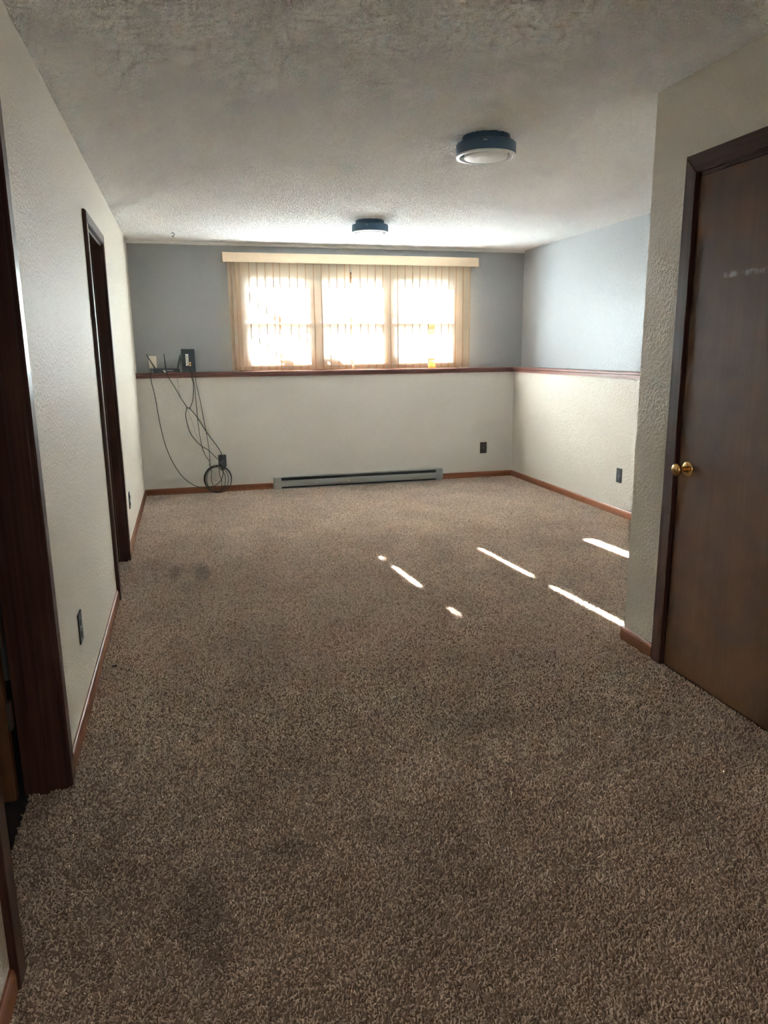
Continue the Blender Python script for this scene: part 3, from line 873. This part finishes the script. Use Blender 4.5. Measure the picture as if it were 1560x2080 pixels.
pa = empty('power_adapter', (0.762, D-0.01, 0.27), 'black power adapter plugged into outlet above the coiled cable', 'adapter')
bm = bmesh.new(); add_prism(bm, [(0.736, 0.315), (0.790, 0.315), (0.792, 0.268), (0.775, 0.234), (0.748, 0.234), (0.733, 0.268)], 'y', D-0.048, D-0.0095)
bmesh.ops.bevel(bm, geom=list(bm.edges), offset=0.003, segments=2, affect='EDGES')
link('body', bm, 'black', pa)
tube('strain_relief', [(0.762, D-0.028, 0.236), (0.762, D-0.028, 0.224), (0.762, D-0.028, 0.212)], 0.0045, 'black', pa)
tube('cable_end', [(0.735, D-0.050, 0.318), (0.752, D-0.052, 0.297), (0.772, D-0.052, 0.270)], 0.004, 'cable_grey', pa)

# ------------------------------------------------------------------ router, modem, plug on the ledge
rt = empty('router', (0.285, 7.50, LEDGE), 'flat black router with three antennas on the ledge', 'router')
prism('body', [(0.160, LEDGE+0.006), (0.172, LEDGE+0.002), (0.398, LEDGE+0.002), (0.412, LEDGE+0.006), (0.408, LEDGE+0.036), (0.398, LEDGE+0.041), (0.174, LEDGE+0.041), (0.164, LEDGE+0.036)], 'y', 7.452, 7.548, 'charcoal', rt)
for fx in (0.19, 0.38):
    lathe('foot', [(0, 0), (0.008, 0), (0.008, 0.003), (0, 0.003)], (fx, 7.47, LEDGE), 'black', rt, 'z', 12)
box('front_stripe', (0.285, 7.4505, LEDGE+0.019), (0.345, 7.4522, LEDGE+0.0225), 'white_plastic', rt)
box('port_slot', (0.315, 7.4505, LEDGE+0.007), (0.350, 7.4522, LEDGE+0.010), 'ink', rt)
for (x0, x1, zt) in ((0.178, 0.104, 1.372), (0.277, 0.268, 1.376), (0.388, 0.418, 1.362)):
    an = bmesh.new(); z0 = LEDGE+0.036
    a, b = Vector((x0, 7.552, z0)), Vector((x1, 7.552, zt)); t = (b-a).normalized(); s = Vector((-t.z, 0, t.x))
    pts = [(a-s*0.007), (a+s*0.007), (a+t*0.05+s*0.006), (b+s*0.0038), (b-s*0.0038), (a+t*0.05-s*0.006)]
    add_prism(an, [(p.x, p.z) for p in pts], 'y', 7.546, 7.556)
    ao = link('antenna', an, 'charcoal', rt)
    lathe('hinge_barrel', [(0, 0), (0.008, 0), (0.008, 0.012), (0, 0.012)], (x0, 7.545, LEDGE+0.034), 'charcoal', ao, 'y', 12)

md = empty('modem', (0.495, 7.49, LEDGE), 'tall black modem with white label standing on the ledge', 'modem')
bm = bmesh.new(); add_prism(bm, [(0.430, LEDGE), (0.560, LEDGE), (0.557, 1.416), (0.432, 1.418)], 'y', 7.475, 7.530)
bmesh.ops.bevel(bm, geom=list(bm.edges), offset=0.003, segments=2, affect='EDGES')
link('body', bm, 'charcoal', md)
lb = box('label', (0.470, 7.4738, 1.257), (0.497, 7.4748, 1.370), 'label', md)
for k in range(9):
    z = 1.268+0.011*k
    box('print_line', (0.476, 7.4733, z), (0.476+random.uniform(0.010, 0.016), 7.4738, z+0.004), 'ink', lb)
for k in range(5):
    box('vent_slot', (0.518+0.008*k, 7.4738, 1.300), (0.521+0.008*k, 7.4748, 1.362), 'ink', md)
for z in (1.222, 1.245):
    pt = box('ethernet_port', (0.478, 7.4733, z), (0.496, 7.4748, z+0.016), 'ink', md)
for z in (1.262, 1.285):
    lathe('gold_jack', [(0, -0.012), (0.0045, -0.012), (0.0055, -0.003), (0.008, -0.003), (0.008, 0)], (0.510, 7.475, z), 'brass', md, 'y', 12)

pg = empty('cable_plug', (0.268, 7.412, LEDGE), 'small white cable plug lying on ledge edge before the router', 'plug')
bm = bmesh.new(); add_prism(bm, [(0.250, 1.221), (0.262, 1.226), (0.281, 1.203), (0.270, LEDGE)], 'y', 7.400, 7.420)
bmesh.ops.bevel(bm, geom=list(bm.edges), offset=0.0015, segments=1, affect='EDGES')
link('housing', bm, 'white_plastic', pg)
bm = bmesh.new(); add_prism(bm, [(0.245, 1.213), (0.250, 1.219), (0.267, LEDGE+0.001), (0.260, LEDGE+0.001)], 'y', 7.402, 7.418)
link('clip', bm, 'black', pg)

# ------------------------------------------------------------------ cables
Yw = D-0.016      # hanging just off the wall
Yf = D-0.030      # over the ledge edge
def cable(pts, r, label, mat='cable', extra_pre=(), wob=0.0):
    P = list(extra_pre)+[(x, Yw-0.004*((k*7) % 3)+wob, z) for k, (x, z) in enumerate(pts)]
    o = tube('cable', P, r, mat, None, 8)
    return tag(o, label, 'cable', 'cables hanging from the ledge')
cable([(0.140, 1.10), (0.162, 0.976), (0.190, 0.702), (0.228, 0.488), (0.288, 0.317), (0.360, 0.190), (0.455, 0.099), (0.553, 0.059), (0.618, 0.056), (0.694, 0.085), (0.744, 0.140), (0.762, 0.208)], 0.0034,
      'long black cable drooping from router to the plugged adapter, leftmost', 'cable',
      [(0.165, 7.50, 1.222), (0.142, 7.47, 1.224), (0.141, 7.41, 1.208), (0.138, Yf-0.004, 1.196), (0.137, Yf-0.004, 1.150)], -0.012)
cable([(0.310, 1.130), (0.348, 1.062), (0.402, 0.951), (0.452, 0.862), (0.444, 0.835), (0.436, 0.786), (0.444, 0.702), (0.465, 0.618), (0.502, 0.551), (0.561, 0.483), (0.631, 0.433), (0.696, 0.363), (0.733, 0.325)], 0.0034,
      'black cable from router bowing left below the twist tie', 'cable',
      [(0.270, 7.43, LEDGE+0.005), (0.280, 7.40, LEDGE+0.005), (0.290, Yf-0.004, LEDGE-0.002), (0.300, Yf-0.004, 1.150)])
cable([(0.383, 1.120), (0.385, 1.070), (0.395, 0.979), (0.426, 0.905), (0.457, 0.845), (0.471, 0.775), (0.488, 0.74), (0.497, 0.691), (0.515, 0.65), (0.511, 0.626), (0.539, 0.559), (0.569, 0.464), (0.59, 0.40)], 0.0016,
      'thin grey wavy wire hanging among the black cables', 'cable_grey',
      [(0.375, 7.44, LEDGE+0.003), (0.380, 7.40, LEDGE+0.003), (0.383, Yf-0.003, LEDGE-0.002), (0.384, Yf-0.003, 1.150)], -0.006)
cable([(0.520, 1.120), (0.528, 1.090), (0.524, 1.012), (0.509, 0.921), (0.484, 0.866), (0.470, 0.853), (0.484, 0.841), (0.542, 0.764), (0.624, 0.612), (0.708, 0.486), (0.746, 0.418), (0.759, 0.372), (0.762, 0.345)], 0.0034,
      'black cable from modem through the twist tie to the outlet', 'cable',
      [(0.487, 7.468, 1.253), (0.493, 7.435, 1.246), (0.503, 7.405, 1.215), (0.511, Yf-0.004, 1.192), (0.516, Yf-0.004, 1.150)], -0.008)
cable([(0.533, 1.110), (0.539, 1.048), (0.541, 0.920), (0.545, 0.764), (0.553, 0.615), (0.572, 0.473), (0.602, 0.377), (0.634, 0.319), (0.646, 0.213), (0.645, 0.117), (0.672, 0.028)], 0.0030,
      'black cable from modem dropping straight into the left of the coil', 'cable',
      [(0.487, 7.468, 1.230), (0.500, 7.435, 1.225), (0.512, 7.405, 1.205), (0.521, Yf-0.005, 1.190), (0.526, Yf-0.005, 1.150)], -0.014)
cable([(0.553, 1.100), (0.567, 1.011), (0.586, 0.892), (0.604, 0.734), (0.623, 0.593), (0.634, 0.471), (0.641, 0.357), (0.631, 0.271)], 0.0028,
      'black cable hanging from the right side of the modem', 'cable',
      [(0.552, 7.468, LEDGE+0.010), (0.551, 7.42, LEDGE+0.005), (0.550, Yf-0.004, LEDGE-0.002), (0.551, Yf-0.004, 1.150)])
tw = tube('twist_tie', [(0.447, D-0.032, 0.855), (0.462, D-0.034, 0.857), (0.482, D-0.034, 0.853), (0.484, D-0.012, 0.851), (0.462, D-0.010, 0.856), (0.447, D-0.012, 0.857)], 0.0035, 'black', None, 4, 6, True)
tag(tw, 'short black tie bunching the hanging cables midway', 'tie')

coil = empty('cable_coil', (0.706, D-0.03, 0), 'black coiled cable leaning on the wall under the plugged outlet', 'cable')
for k, (cx, cz, rx, rz, dy) in enumerate([(0.706, 0.142, 0.136, 0.137, -0.020), (0.712, 0.140, 0.130, 0.132, -0.027), (0.694, 0.143, 0.116, 0.128, -0.033), (0.688, 0.138, 0.092, 0.124, -0.040), (0.705, 0.139, 0.132, 0.133, -0.046)]):
    pts = [(cx+rx*math.cos(a), D+dy-0.012*(1-math.sin(a)), cz+rz*math.sin(a)) for a in [2*math.pi*i/16 for i in range(16)]]
    tube('loop', pts, 0.0031, 'cable', coil, 4, 8, True)
tube('loose_end', [(0.727, D-0.045, 0.257), (0.723, D-0.05, 0.19), (0.739, D-0.055, 0.141), (0.742, D-0.055, 0.102), (0.733, D-0.06, 0.022)], 0.003, 'cable', coil)
tube('thin_wire', [(0.647, D-0.04, 0.232), (0.670, D-0.042, 0.208), (0.690, D-0.042, 0.190), (0.682, D-0.042, 0.166), (0.668, D-0.042, 0.146), (0.680, D-0.042, 0.130), (0.697, D-0.042, 0.124)], 0.0015, 'cable_grey', coil)
for a in (1.62, 4.62):
    cx, cz = 0.704+0.131*math.cos(a), 0.140+0.131*math.sin(a)
    dyk = -0.033-0.012*(1-math.sin(a))
    tube('tie_wrap', [(cx, D+dyk-0.021, cz+0.002), (cx, D+dyk, cz+0.011), (cx, D+dyk+0.019, cz+0.002), (cx, D+dyk, cz-0.009)], 0.0045, 'black', coil, 4, 6, True)

# ------------------------------------------------------------------ ceiling lights
def ceiling_light(x, y, label, turn, watts=0):
    r = empty('ceiling_light', (x, y, H), label, 'light', 'round ceiling lights')
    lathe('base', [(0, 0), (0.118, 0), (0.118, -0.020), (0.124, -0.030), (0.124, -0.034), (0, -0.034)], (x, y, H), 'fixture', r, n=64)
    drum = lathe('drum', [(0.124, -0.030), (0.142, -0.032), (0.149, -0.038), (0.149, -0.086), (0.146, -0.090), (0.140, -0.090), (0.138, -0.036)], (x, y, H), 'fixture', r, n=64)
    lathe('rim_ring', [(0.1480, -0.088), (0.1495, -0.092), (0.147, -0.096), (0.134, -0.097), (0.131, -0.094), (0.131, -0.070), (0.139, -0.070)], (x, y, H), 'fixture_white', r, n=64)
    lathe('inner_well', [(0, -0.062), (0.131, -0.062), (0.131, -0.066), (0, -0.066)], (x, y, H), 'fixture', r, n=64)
    ln = lathe('diffuser', [(0.108, -0.066), (0.110, -0.094), (0.107, -0.099), (0.090, -0.103), (0.05, -0.105), (0, -0.1055)], (x, y, H), 'lens', r, n=64)
    for k in range(3):
        a = turn+k*2*math.pi/3
        px, py = x+0.1205*math.cos(a), y+0.1205*math.sin(a)
        lathe('clip', [(0, -0.086), (0.006, -0.086), (0.009, -0.080), (0.009, -0.066), (0, -0.066)], (px, py, H), 'fixture_white', r, n=16)
    if watts:
        ld = bpy.data.lights.new('fill_glow', 'AREA'); ld.shape = 'DISK'; ld.size = 0.20; ld.energy = watts; ld.color = (1.0, 0.97, 0.93)
        lo = bpy.data.objects.new('fill_glow', ld); C.objects.link(lo); lo.parent = r; lo.location = (0, 0, -0.108)
    # raised slot on the drum side facing the room
    a = -1.95
    box('drum_tab', (x+0.149*math.cos(a)-0.014, y+0.149*math.sin(a)-0.002, H-0.052), (x+0.149*math.cos(a)+0.014, y+0.149*math.sin(a)+0.006, H-0.047), 'heater', drum, 0.001)
    return r
ceiling_light(1.985, 3.63, 'round dark haze-tinted flush ceiling light nearer the viewer, larger in view', -0.45)
ceiling_light(1.995, 6.10, 'round dark haze-tinted flush ceiling light close to the window, smaller in view', -0.45)
ceiling_light(1.20, -2.80, 'unseen fill light added behind the viewer, built like the round ceiling lights', -0.45, 0.85)  # added lamp out of view, fills the near end with light

hk = empty('ceiling_hook', (0.433, 7.03, H), 'small dark swag hook screwed into the ceiling by the back wall', 'hook')
lathe('screw_plate', [(0, 0), (0.009, 0), (0.008, -0.003), (0, -0.003)], (0.431, 7.03, H), 'hook', hk, n=20)
tube('hook', [(0.418, 7.03, H-0.003), (0.433, 7.03, H-0.004), (0.444, 7.03, H-0.010), (0.443, 7.03, H-0.020), (0.433, 7.03, H-0.026), (0.426, 7.03, H-0.032), (0.432, 7.03, H-0.037), (0.442, 7.03, H-0.034)], 0.0025, 'hook', hk, 6)

# ------------------------------------------------------------------ lint on the carpet
def lint(x, y, s, mat, label):
    bm = bmesh.new()
    bmesh.ops.create_icosphere(bm, subdivisions=2, radius=s)
    for v in bm.verts:
        f = random.uniform(0.6, 1.3)
        v.co = Vector((v.co.x*f*1.2+x, v.co.y*f+y, max(0.0, v.co.z*f*0.5+s*0.35)))
    tag(link('lint', bm, mat, None, True), label, 'lint')
lint(0.062, 3.215, 0.011, 'lint', 'dark clump of lint on carpet by the left baseboard')
lint(0.062, 6.05, 0.008, 'white_plastic', 'tiny white scrap on carpet near the far left baseboard')
